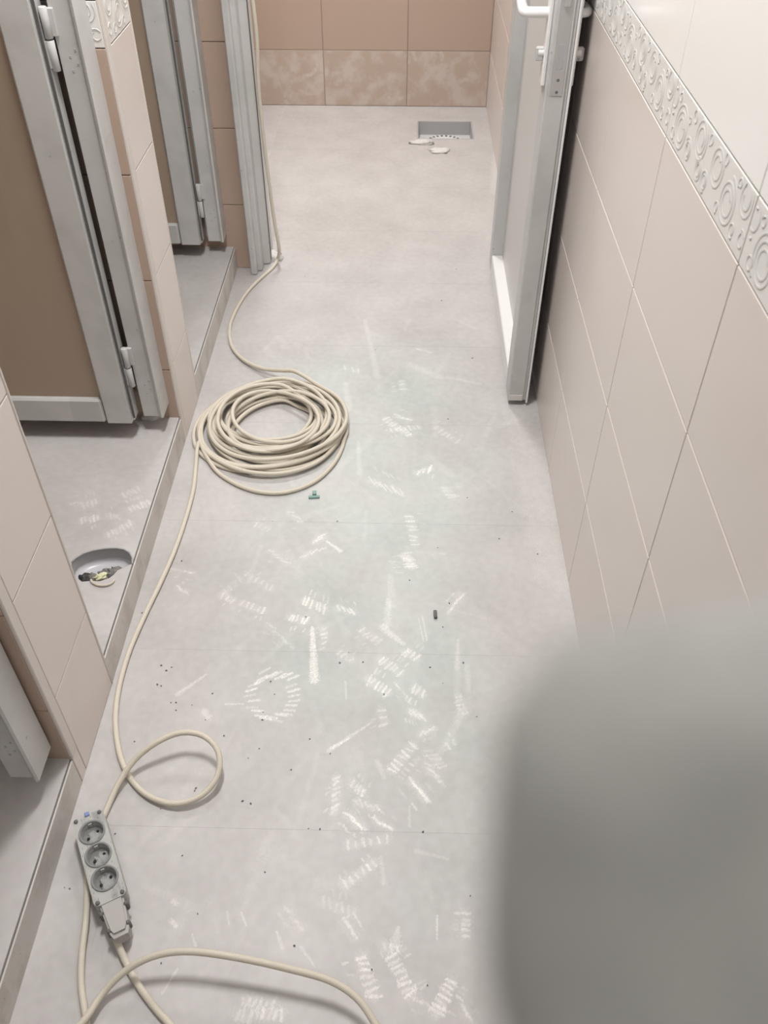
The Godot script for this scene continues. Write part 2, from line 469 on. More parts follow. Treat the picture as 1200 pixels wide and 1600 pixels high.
# curled relief of a border tile, clipped to the tile
const CURLS := [[.086, .036, .031, 2.2], [.150, .054, .030, 2.2], [.236, .056, .029, 2.2], [.335, .034, .034, 2.6], [.393, .060, .024, 1.6], [.028, .064, .023, 1.6], [.186, .020, .015, 2], [.221, .021, .016, 2], [.283, .024, .016, 2],
	[.046, .018, .010, 1], [.117, .016, .008, 1], [.120, .074, .008, 1], [.193, .070, .009, 1], [.278, .069, .010, 1], [.371, .017, .011, 1], [.012, .022, .012, 1], [.301, .058, .006, 1], [.366, .068, .008, 1], [.058, .070, .007, 1]]
func relief_mesh(u0: float, u1: float, h: float) -> ArrayMesh:
	var key := "r%.4f,%.4f" % [u0, u1]
	if cache.has(key): return cache[key]
	var st := begin(true)
	for c in CURLS:
		var turns: float = c[3]
		var n := int(22 * turns)
		var start: float = c[0] * 91.0
		for i in n:
			var q := []
			var ok := true
			for k in 2:
				var f := float(i + k) / n
				var a := start + TAU * turns * f
				var r: float = c[2] * (1.0 - 0.78 * f * (turns - 0.4) / turns)
				var dir := Vector2(cos(a), sin(a))
				var p := Vector2(c[0], c[1]) + dir * r
				if p.x < u0 + 0.003 or p.x > u1 - 0.003 or p.y < 0.003 or p.y > h - 0.003: ok = false
				var w: float = 0.0021 if turns > 1 else 0.0016
				q.append([p - dir * w, p, p + dir * w])
			if not ok: continue
			for k in 2:
				var hh := [0.0, 0.0013, 0.0]
				var A := Vector3(q[0][k].x - u0, q[0][k].y, hh[k])
				var B := Vector3(q[0][k + 1].x - u0, q[0][k + 1].y, hh[k + 1])
				var C := Vector3(q[1][k + 1].x - u0, q[1][k + 1].y, hh[k + 1])
				var D := Vector3(q[1][k].x - u0, q[1][k].y, hh[k])
				quad(st, A, B, C, D)
	cache[key] = done(st)
	return cache[key]

# tiles laid on one face of a wall: org is the face's corner, udir runs along it, out points away from it
func lay(parent: Node3D, org: Vector3, udir: Vector3, out: Vector3, us: Array, y_shift: float, y_top: float, dust: Array, upper: Material, plain := [M.tile, M.tile_b]):
	var rows := [0.0]
	for k in range(1, 5): rows.append(0.2515 * k + y_shift)
	rows.append(1.0895 + y_shift)
	while rows[-1] < y_top - 0.02: rows.append(min(rows[-1] + 0.2515, y_top))
	var j := 0.0024
	var basis := Basis(udir, Vector3.UP, out)
	for i in us.size() - 1:
		for k in rows.size() - 1:
			var w: float = us[i + 1] - us[i] - j
			var h: float = rows[k + 1] - rows[k] - j
			if w < 0.006 or h < 0.006: continue
			var m: Material = plain[0 if (i * 7 + k * 3) % 3 else 1]
			if k == 0: m = dust[(i * 5 + 1) % 3]
			if k == 4: m = M.border
			if k > 4: m = upper
			var o := put("border_tile" if k == 4 else "tile", tile_mesh(w, h), m, parent)
			o.transform = Transform3D(basis, org + udir * (us[i] + j * 0.5) + Vector3.UP * (rows[k] + j * 0.5))
			if k == 4:
				var l := w if w < 0.39 else 0.3995
				var rel := put("relief", relief_mesh(0.0, l, h), M.relief, o)
				rel.position = Vector3.ZERO

func edges(a: float, b: float, first: float, pitch := 0.4025) -> Array:
	var e := [a]
	var k: float = first + ceil((a - first) / pitch) * pitch
	while k < b - 0.004:
		if k > a + 0.004: e.append(k)
		k += pitch
	e.append(b)
	return e

func structure(called: String, label := "", category := "") -> Node3D:
	var o := base(called)
	return tag(o, label, category, "", "structure")

func wall_box(parent: Node3D, lo: Vector3, hi: Vector3, m: Material, called := "masonry"):
	return put(called, box_mesh(lo, hi, 0.0005), m, parent)

# ---------------------------------------------------------------- build
func _ready():
	rng.seed = 20
	# camera
	var cam := Camera3D.new()
	cam.name = "camera"
	add_child(cam)
	cam.transform = Transform3D(Basis(CAM_X, CAM_Y, CAM_Z).orthonormalized(), EYE)
	cam.current = true
	var lens := CameraAttributesPhysical.new()
	lens.frustum_focal_length = FOCAL / 1600.0 * 24.0
	lens.frustum_focus_distance = 1.9
	lens.frustum_near = 0.01
	lens.frustum_far = 50.0
	lens.exposure_aperture = 5.6
	cam.attributes = lens
	cam.fov = rad_to_deg(2.0 * atan(800.0 / FOCAL))
	cam.near = 0.01
	# surroundings: a closed room, no daylight
	var env := Environment.new()
	env.background_mode = Environment.BG_COLOR
	env.background_color = Color.BLACK
	env.tonemap_mode = Environment.TONE_MAPPER_LINEAR
	env.tonemap_exposure = 1.45
	env.sdfgi_enabled = true
	env.ssao_enabled = true
	env.ssil_enabled = true
	var we := WorldEnvironment.new()
	we.name = "environment"
	we.environment = env
	add_child(we)
	materials()
	ceiling_lamp(Vector3(-0.30, CEIL, -1.48), Vector2(0.22, 0.44), 2.45, "long white ceiling lamp over the passage beside the coil")
	ceiling_lamp(Vector3(-0.28, CEIL, 0.60), Vector2(0.36, 0.36), 0.3, "white square ceiling lamp over the near end of the passage")
	ceiling_lamp(Vector3(-0.30, CEIL, -3.75), Vector2(0.36, 0.36), 2.3, "white square ceiling lamp in the room beyond the doorway")

	shell()
	floors()
	piers()
	doors()
	passage_door()
	drains()
	cords()
	power_strip()
	debris()
	hand()

func ceiling_lamp(p: Vector3, size: Vector2, energy: float, label: String):
	var t := base("ceiling_lamp", p)
	tag(t, label, "lamp")
	put("housing", box_mesh(Vector3(-size.x / 2 - 0.02, -0.030, -size.y / 2 - 0.02), Vector3(size.x / 2 + 0.02, 0.0, size.y / 2 + 0.02), 0.004), M.pvc_clean, t)
	var g := StandardMaterial3D.new()
	g.albedo_color = Color(0.9, 0.9, 0.9)
	g.emission_enabled = true
	g.emission = Color(1.0, 0.992, 0.985)
	g.emission_energy_multiplier = 2.0
	put("diffuser", box_mesh(Vector3(-size.x / 2, -0.036, -size.y / 2), Vector3(size.x / 2, -0.030, size.y / 2), 0.002), g, t)
	var l := AreaLight3D.new()
	l.name = "light"
	l.area_size = size
	l.light_energy = energy
	l.light_color = Color(1.0, 0.992, 0.985)
	l.area_range = 12.0
	l.area_attenuation = 2.0
	l.shadow_enabled = true
	t.add_child(l)
	l.position = Vector3(0, -0.04, 0)
	l.rotation_degrees = Vector3(-90, 0, 0)

func shell():
	# right wall with its border course
	var w := structure("wall_right")
	wall_box(w, Vector3(WALL_R + 0.0055, -0.1, FAR_Z - 0.15), Vector3(WALL_R + 0.15, CEIL, BACK_Z), M.grout_light)
	lay(w, Vector3(WALL_R, 0, 0), Vector3(0, 0, -1), Vector3(-1, 0, 0), edges(-0.3, 2.86, 0.957), 0.002, CEIL, M.filmed, M.cream, [M.blush, M.blush_b])
	lay(w, Vector3(WALL_R + 0.003, 0, 0), Vector3(0, 0, -1), Vector3(-1, 0, 0), edges(2.93, -FAR_Z, 0.957), 0.0, CEIL, M.filmed, M.cream, [M.blush, M.blush_b])
	# far wall
	w = structure("wall_back")
	wall_box(w, Vector3(LEFT_X, -0.1, FAR_Z - 0.15), Vector3(WALL_R + 0.006, CEIL, FAR_Z - 0.0055), M.grout)
	lay(w, Vector3(0, 0, FAR_Z), Vector3(1, 0, 0), Vector3(0, 0, 1), edges(-1.2, WALL_R + 0.003, 0.005), 0.0, CEIL, M.dusty, M.cream)
	w = structure("wall_front")
	wall_box(w, Vector3(LEFT_X, -0.1, BACK_Z), Vector3(WALL_R + 0.15, CEIL, BACK_Z + 0.15), M.plaster, "plaster")
	w = structure("wall_left")
	wall_box(w, Vector3(LEFT_X - 0.15, -0.1, FAR_Z - 0.15), Vector3(LEFT_X, CEIL, BACK_Z + 0.15), M.plaster, "plaster")
	w = structure("ceiling")
	wall_box(w, Vector3(LEFT_X - 0.15, CEIL, FAR_Z - 0.15), Vector3(WALL_R + 0.15, CEIL + 0.12, BACK_Z + 0.15), M.plaster, "plaster")

func floors():
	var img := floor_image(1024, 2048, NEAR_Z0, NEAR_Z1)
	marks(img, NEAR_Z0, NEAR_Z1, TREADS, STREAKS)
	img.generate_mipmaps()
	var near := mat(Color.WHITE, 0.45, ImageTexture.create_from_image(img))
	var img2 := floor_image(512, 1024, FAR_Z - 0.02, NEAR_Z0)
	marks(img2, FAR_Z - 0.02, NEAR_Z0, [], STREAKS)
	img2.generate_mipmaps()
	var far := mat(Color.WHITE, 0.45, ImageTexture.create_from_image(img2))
	var f := structure("floor")
	var uvn := Rect2(FX0, NEAR_Z0, FX1 - FX0, NEAR_Z1 - NEAR_Z0)
	var uvf := Rect2(FX0, FAR_Z - 0.02, FX1 - FX0, NEAR_Z0 - FAR_Z + 0.02)
	var st := begin()
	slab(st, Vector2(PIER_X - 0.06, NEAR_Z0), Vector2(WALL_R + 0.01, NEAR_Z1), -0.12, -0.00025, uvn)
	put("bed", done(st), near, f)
	st = begin()
	slab(st, Vector2(LEFT_X, FAR_Z), Vector2(WALL_R + 0.01, NEAR_Z0), -0.22, -0.00025, uvf, drain_hole())
	put("bed", done(st), far, f)
	st = begin()
	slab(st, Vector2(LEFT_X, NEAR_Z1), Vector2(WALL_R + 0.01, BACK_Z), -0.12, -0.00025, uvn)
	put("bed", done(st), mat(Color(0.66, 0.625, 0.605), 0.5), f)
	var xs := edges(PIER_X, WALL_R, -0.0904, 0.4)
	var zs := edges(FAR_Z, NEAR_Z1, -0.7454, 0.4)
	zs.append(NEAR_Z0)
	zs.sort()
	for i in zs.size() - 1:
		for k in xs.size() - 1:
			var lo := Vector2(xs[k] + 0.0008, zs[i] + (0.0 if zs[i] == NEAR_Z0 else 0.0008))
			var hi := Vector2(xs[k + 1] - 0.0008, zs[i + 1] - (0.0 if zs[i + 1] == NEAR_Z0 else 0.0008))
			if hi.x - lo.x < 0.01 or hi.y - lo.y < 0.01: continue
			var is_near: bool = lo.y >= NEAR_Z0 - 0.001
			var rect := Rect2(lo, hi - lo)
			var hole := drain_hole()
			var clear := true
			for p in hole:
				if rect.grow(0.02).has_point(p): clear = false
			st = begin()
			if clear:
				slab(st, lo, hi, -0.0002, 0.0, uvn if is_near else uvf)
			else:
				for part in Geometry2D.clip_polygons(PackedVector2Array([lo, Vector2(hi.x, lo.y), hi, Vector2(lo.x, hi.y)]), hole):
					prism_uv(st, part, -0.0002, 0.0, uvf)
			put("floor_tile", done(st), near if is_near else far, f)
	# raised cubicle floors and their risers
	var spans := [[-0.02, -0.832], [-1.060, -1.857], [-2.057, -2.842]]
	for i in 3:
		var z1: float = spans[i][0]
		var z0: float = spans[i][1]
		var s := structure("floor", ["raised pale cubicle floor beside the power strip", "raised pale cubicle floor with a sunken drain bowl and boot prints", "raised pale cubicle floor next to the doorway"][i], "floor")
		var x0 := LEFT_X
		var x1 := PIER_X - 0.0052
		var im := floor_image(512, 256, -4.0, -3.0)
		if i == 1:
			im = floor_image(1024, 512, -4.0, -3.0)
			marks(im, z0, z1, [[130, 789, 150, 785, 4, 10, 70, .6], [128, 814, 152, 809, 5, 11, 80, .8], [166, 806, 184, 808, 4, 10, 60, .4], [170, 836, 204, 818, 7, 9, 60, .5], [195, 773, 215, 764, 5, 10, 50, .5], [204, 796, 231, 785, 6, 11, 55, .55], [112, 787, 122, 787, 2, 9, 4, .35]], [], STEP, x0, x1)
		im.generate_mipmaps()
		var m := mat(Color.WHITE, 0.45, ImageTexture.create_from_image(im))
		st = begin()
		slab(st, Vector2(x0, z0), Vector2(x1, z1), -0.1, STEP, Rect2(x0, z0, x1 - x0, z1 - z0), bowl_hole() if i == 1 else PackedVector2Array())
		put("tread", done(st), m, s)
		var jx := -1.005
		put("joint", box_mesh(Vector3(jx, STEP - 0.001, z0 + 0.002), Vector3(jx + 0.003, STEP + 0.0003, z1 - 0.002), 0.0001), M.grout, s)
		st = begin()
		bbox(st, Vector3(PIER_X - 0.0036, -0.02, z0 + 0.001), Vector3(PIER_X, STEP - 0.0035, z1 - 0.001), 0.0008)
		put("riser", done(st), M.riser, s)
		put("dark_joint", box_mesh(Vector3(PIER_X - 0.0054, 0.0, z0 + 0.001), Vector3(PIER_X - 0.0034, STEP - 0.0022, z1 - 0.001), 0.0002), M.speck, s)  # dark strip filling the gap between riser and tread

func prism_uv(st: SurfaceTool, poly: PackedVector2Array, y0: float, y1: float, uv: Rect2):
	var t := Geometry2D.triangulate_polygon(poly)
	for i in range(0, t.size(), 3):
		var v := [poly[t[i]], poly[t[i + 1]], poly[t[i + 2]]]
		if (v[1] - v[0]).cross(v[2] - v[0]) > 0: v = [v[0], v[2], v[1]]
		var u := []
		for p in v: u.append((p - uv.position) / uv.size)
		tri(st, Vector3(v[0].x, y1, v[0].y), Vector3(v[1].x, y1, v[1].y), Vector3(v[2].x, y1, v[2].y), u[0], u[1], u[2])
	for i in poly.size():
		var a := poly[i]
		var b := poly[(i + 1) % poly.size()]
		quad(st, Vector3(b.x, y0, b.y), Vector3(a.x, y0, a.y), Vector3(a.x, y1, a.y), Vector3(b.x, y1, b.y))

func piers():
	var info := [[-0.832, -1.060], [-1.857, -2.057]]
	for i in 2:
		var zn: float = info[i][0]
		var zf: float = info[i][1]
		var w := structure("wall_left", ["tiled partition between two cubicles, beside the loose loop of cord", "tiled partition between two cubicles, beside the coil of cord"][i], "wall")
		wall_box(w, Vector3(LEFT_X, -0.1, zf + 0.006), Vector3(PIER_X - 0.006, 2.15, zn - 0.006), M.grout)
		lay(w, Vector3(PIER_X, 0, zn - 0.026), Vector3(0, 0, -1), Vector3(1, 0, 0), [0.0, zn - 0.026 - zf - 0.006], -0.02, 2.15, M.filmed, M.cream, [M.blush, M.blush_b])
		lay(w, Vector3(PIER_X - 0.004, 0, zn), Vector3(-1, 0, 0), Vector3(0, 0, 1), edges(0.0, 1.15, 0.33), -0.02, 2.15, [M.tile, M.tile_b, M.tile], M.cream)
		put("corner_trim", box_mesh(Vector3(PIER_X - 0.006, STEP, zn - 0.0255), Vector3(PIER_X + 0.0012, 2.15, zn - 0.001), 0.003), M.trim, w)
		put("corner_trim", box_mesh(Vector3(PIER_X - 0.006, STEP * 0.0, zf), Vector3(PIER_X + 0.001, 2.15, zf + 0.006), 0.002), M.trim, w)
		put("plinth_tile", box_mesh(Vector3(PIER_X - 0.006, 0.0, zn - 0.0255), Vector3(PIER_X, STEP - 0.001, zn - 0.001), 0.001), M.filmed[0], w)
	# wall with the doorway across the passage
	var d := structure("wall_doorway")
	wall_box(d, Vector3(LEFT_X, -0.1, -2.95), Vector3(-0.541, CEIL, -2.848), M.grout)
	wall_box(d, Vector3(-0.541, 2.08, -2.95), Vector3(WALL_R, CEIL, -2.842), M.plaster, "lintel")
	lay(d, Vector3(-0.535, 0, -2.842), Vector3(-1, 0, 0), Vector3(0, 0, 1), edges(0.0, 1.15, 0.33), -0.02, CEIL, [M.tile, M.tile, M.tile_b], M.cream)

# a white plastic door standing open into its cubicle, with the frame it hangs in
func doors():
	var zs := [-0.825, -1.857, -2.842]
	var far := [-0.02, -1.060, -2.057]
	var y1 := 2.02
	for i in 3:
		var z: float = zs[i]
		var f := base("door_frame")
		tag(f, ["white plastic door frame in the cubicle opening beside the power strip", "white plastic door frame in the opening of the cubicle with the drain bowl", "white plastic door frame in the cubicle opening next to the doorway"][i], "door frame", "", "structure")
		# hinge jamb: corridor lip, rebate, inner ledge
		var st := begin()
		var P := PackedVector2Array([Vector2(-0.612, z), Vector2(-0.612, z + 0.066), Vector2(-0.6155, z + 0.069), Vector2(-0.621, z + 0.066), Vector2(-0.623, z + 0.060), Vector2(-0.664, z + 0.060), Vector2(-0.666, z + 0.057), Vector2(-0.666, z + 0.030), Vector2(-0.676, z + 0.030), Vector2(-0.676, z)])
		prism(st, P, 0.130, y1 + 0.05)
		var jamb := put("jamb", done(st), M.pvc, f)
		for yy in [0.20, 0.225, 0.61, 0.96, 0.985]:
			for dx in [0.0, 0.012]:
				if yy == 0.61 and dx > 0: continue
				put("screw", box_mesh(Vector3(-0.646 + dx, yy + dx, z + 0.0595), Vector3(-0.642 + dx, yy + dx + 0.005, z + 0.0608), 0.0005), M.zinc, jamb)
		# lock jamb and head
		st = begin()
		bbox(st, Vector3(-0.676, 0.130, far[i] - 0.045), Vector3(-0.612, y1 + 0.05, far[i]), 0.003)
		put("jamb", done(st), M.pvc, f)
		st = begin()
		bbox(st, Vector3(-0.676, y1, z + 0.069), Vector3(-0.612, y1 + 0.05, far[i] - 0.045), 0.003)
		put("head", done(st), M.pvc, f)
		if i == 0: continue
		var d := base("door_%d" % i)
		tag(d, ["", "white framed brown panelled door open into the cubicle with the drain bowl", "white framed brown panelled door open into the cubicle next to the doorway"][i], "door", "", "structure")
		var xr := -0.6815
		var xl := -1.34
		var zb: float = z + 0.048
		var zf2: float = z + 0.098
		var yb := 0.134
		var sw := 0.071
		# stiles and rails with a sloped bead towards the panel
		for s in 2:
			st = begin()
			var a: float = xr if s == 0 else xl
			var g: float = -1.0 if s == 0 else 1.0
			var Q := PackedVector2Array([Vector2(a, zb), Vector2(a, zf2 - 0.016), Vector2(a + g * 0.004, zf2 - 0.014), Vector2(a + g * 0.005, zf2), Vector2(a + g * (sw - 0.006), zf2), Vector2(a + g * sw, zf2 - 0.008), Vector2(a + g * sw, zb)])
			prism(st, Q, yb, y1 - 0.004)
			put("stile", done(st), M.pvc, d)
			st = begin()
			var b0: float = yb if s == 0 else y1 - 0.075
			bbox(st, Vector3(xl + sw + 0.0005, b0, zb), Vector3(xr - sw - 0.0005, b0 + 0.071, zf2 - 0.0005), 0.005)
			put("rail", done(st), M.pvc, d)
		put("panel", box_mesh(Vector3(xl + sw - 0.005, yb + 0.065, zf2 - 0.034), Vector3(xr - sw + 0.005, y1 - 0.07, zf2 - 0.014), 0.001), M.brown, d)
		put("gasket", box_mesh(Vector3(xr - 0.0012, yb + 0.01, zf2 - 0.013), Vector3(xr + 0.0035, y1 - 0.01, zf2 - 0.009), 0.0005), M.gasket, d)
		for yy in ([0.285, 1.02, 1.75] if i == 1 else [0.275, 1.03, 1.75]):
			st = begin(true)
			for k in 2:
				var c := Vector3(-0.6720, yy - 0.055 + 0.057 * k, z + 0.070)
				var ring := []
				for n in 13: ring.append(0)
				lathe(st, [Vector2(0, 0), Vector2(0.0065, 0), Vector2(0.0075, 0.001), Vector2(0.0075, 0.053), Vector2(0.0065, 0.054), Vector2(0, 0.054)], 14, 1, 1, c)
			var hinge := put("hinge", done(st), M.pvc, d)
			put("leaf_plate", box_mesh(Vector3(-0.688, yy - 0.05, z + 0.066), Vector3(-0.674, yy - 0.002, z + 0.074), 0.001), M.pvc, hinge)
			put("leaf_plate", box_mesh(Vector3(-0.670, yy + 0.004, z + 0.056), Vector3(-0.656, yy + 0.052, z + 0.066), 0.001), M.pvc, hinge)

func passage_door():
	# frame across the passage
	var f := base("door_frame")
	tag(f, "white plastic frame of the doorway across the passage, cord hanging beside it", "door frame", "", "structure")
	var st := begin()
	prism(st, PackedVector2Array([Vector2(-0.5345, -2.95), Vector2(-0.5345, -2.795), Vector2(-0.530, -2.789), Vector2(-0.516, -2.789), Vector2(-0.512, -2.794), Vector2(-0.512, -2.818), Vector2(-0.500, -2.818), Vector2(-0.497, -2.822), Vector2(-0.497, -2.868), Vector2(-0.478, -2.872), Vector2(-0.474, -2.876), Vector2(-0.474, -2.95)]), 0.004, 2.08)
	put("jamb", done(st), M.pvc, f)
	put("gasket", box_mesh(Vector3(-0.4745, 0.01, -2.892), Vector3(-0.4715, 2.02, -2.886), 0.0005), M.gasket, f)
	st = begin()
	bbox(st, Vector3(0.372, 0.004, -2.95), Vector3(WALL_R - 0.001, 2.08, -2.89), 0.003)
	put("jamb", done(st), M.pvc, f)
	st = begin()
	bbox(st, Vector3(-0.474, 2.02, -2.95), Vector3(0.372, 2.08, -2.86), 0.003)
	put("head", done(st), M.pvc, f)

	# the leaf, folded back along the right wall
	var d := base("door_3")
	tag(d, "white plastic door folded back along the tiled right wall, lever handle on it", "door", "", "structure")
	var z0 := -2.885
	var z1 := -2.045
	var xa := 0.308
	var xb := 0.360
	var yb := 0.016
	var yt := 2.0
	st = begin()
	prism(st, PackedVector2Array([Vector2(xa, z1 - 0.072), Vector2(xa, z1 - 0.003), Vector2(xa + 0.003, z1), Vector2(xb - 0.010, z1), Vector2(xb - 0.009, z1 - 0.004), Vector2(xb - 0.002, z1 - 0.004), Vector2(xb - 0.002, z1 - 0.012), Vector2(xb, z1 - 0.012), Vector2(xb, z1 - 0.072)]), yb, yt)
	var stile := put("stile", done(st), M.pvc, d)
	put("edge_strip", box_mesh(Vector3(xb - 0.001, yb - 0.006, z1 - 0.03), Vector3(xb + 0.004, yt, z1 + 0.003), 0.001), M.pvc_clean, stile)
	put("end_cap", box_mesh(Vector3(xa + 0.001, yb + 0.001, z1 - 0.001), Vector3(xb - 0.012, yb + 0.02, z1 + 0.0015), 0.001), M.pvc_panel, stile)
	st = begin()
	bbox(st, Vector3(xa, yb, z0), Vector3(xb, yt, z0 + 0.074), 0.003)
	put("stile", done(st), M.pvc, d)
	st = begin()
	bbox(st, Vector3(xa + 0.0004, yb, z0 + 0.0745), Vector3(xb, 0.077, z1 - 0.0725), 0.003)
	put("rail", done(st), M.pvc_clean, d)
	st = begin()
	bbox(st, Vector3(xa + 0.0004, yt - 0.075, z0 + 0.0745), Vector3(xb, yt, z1 - 0.0725), 0.003)
	put("rail", done(st), M.pvc, d)
	put("panel", box_mesh(Vector3(xa + 0.036, 0.07, z0 + 0.07), Vector3(xa + 0.048, yt - 0.07, z1 - 0.07), 0.001), M.pvc_panel, d)
	# lock case face on the edge
	var plate := put("lock_plate", box_mesh(Vector3(xa + 0.010, 0.845, z1 - 0.002), Vector3(xb - 0.014, 1.16, z1 + 0.0012), 0.001), M.steel, stile)
	for yy in [0.878, 0.853]:
		st = begin(true)
		for k in 10:
			var a0 := TAU * k / 10.0
			var a1 := TAU * (k + 1) / 10.0
			var c := Vector3(xa + 0.025, yy, z1 + 0.0016)
			tri(st, c, c + Vector3(cos(a0), sin(a0), 0) * 0.0034, c + Vector3(cos(a1), sin(a1), 0) * 0.0034)
		put("screw_hole", done(st), M.speck, plate)
	put("latch", box_mesh(Vector3(xa + 0.017, 1.02, z1 - 0.004), Vector3(xa + 0.031, 1.05, z1 + 0.008), 0.003), M.steel, plate)
	put("bolt_slot", box_mesh(Vector3(xa + 0.018, 0.90, z1 + 0.0008), Vector3(xa + 0.030, 0.95, z1 + 0.0016), 0.0003), M.zinc, plate)
	# lever handles with back plates, one on each face
	for s in 2:
		var g: float = -1.0 if s == 0 else 1.0
		var x: float = xa if s == 0 else xb + 0.001
		st = begin()
		var lo := Vector3(min(x, x + g * 0.009), 0.86, z1 - 0.052)
		var hi := Vector3(max(x, x + g * 0.009), 1.10, z1 - 0.016)
		bbox(st, lo, hi, 0.004)
		var h := put("handle", done(st), M.pvc_clean, d)
		st = begin(true)
		var reach: float = 0.060 if s == 0 else 0.024
		var zc := z1 - 0.034
		var pts := spline([Vector3(x + g * 0.004, 1.002, zc), Vector3(x + g * (reach - 0.012), 1.002, zc), Vector3(x + g * (reach - 0.002), 1.002, zc - 0.006), Vector3(x + g * reach, 1.002, zc - 0.02), Vector3(x + g * (reach - 0.002), 1.000, zc - 0.07), Vector3(x + g * (reach - 0.006), 0.998, zc - 0.125)], 0.004)
		tube(st, pts, 0.0112 if s == 0 else 0.0095, 12)
		put("lever", done(st), M.pvc_clean, h)
		st = begin(true)
		var kp := PackedVector3Array()
		for k in 4: kp.append(Vector3(x + g * (0.006 + 0.005 * k), 0.925, zc))
		tube(st, kp, 0.0085, 14)
		var cyl := put("lock_cylinder", done(st), M.pvc_clean, h)
		put("thumb_turn", box_mesh(Vector3(min(x + g * 0.008, x + g * 0.026), 0.908, zc - 0.006), Vector3(max(x + g * 0.008, x + g * 0.026), 0.936, zc + 0.006), 0.003), M.pvc, cyl)
	for yy in [0.3, 1.7]:
		st = begin(true)
		lathe(st, [Vector2(0, -0.04), Vector2(0.008, -0.04), Vector2(0.008, 0.04), Vector2(0, 0.04)], 14, 1, 1, Vector3(xb - 0.001, yy, z0 - 0.007))
		put("hinge", done(st), M.pvc_clean, d)

# ---------------------------------------------------------------- sunken things
func drain_hole() -> PackedVector2Array:
	return PackedVector2Array([Vector2(0.056, -4.315), Vector2(0.318, -4.315), Vector2(0.318, -4.085), Vector2(0.056, -4.085)])

const BOWL := Vector3(-0.672, STEP, -1.300)
func bowl_hole() -> PackedVector2Array:
	var p := PackedVector2Array()
	var raw := [[111, 888], [112, 879], [118, 872], [130, 865], [146, 860], [165, 857], [182, 856.5], [194, 858.5], [203, 864], [207, 872], [207, 881], [196, 886], [184, 891], [178, 898], [170, 904], [156, 908], [140, 908], [128, 909], [122, 904], [116, 897]]
	for q in raw:
		var v := at(q[0], q[1], STEP)
		p.append(Vector2(v.x, v.z))
	return p

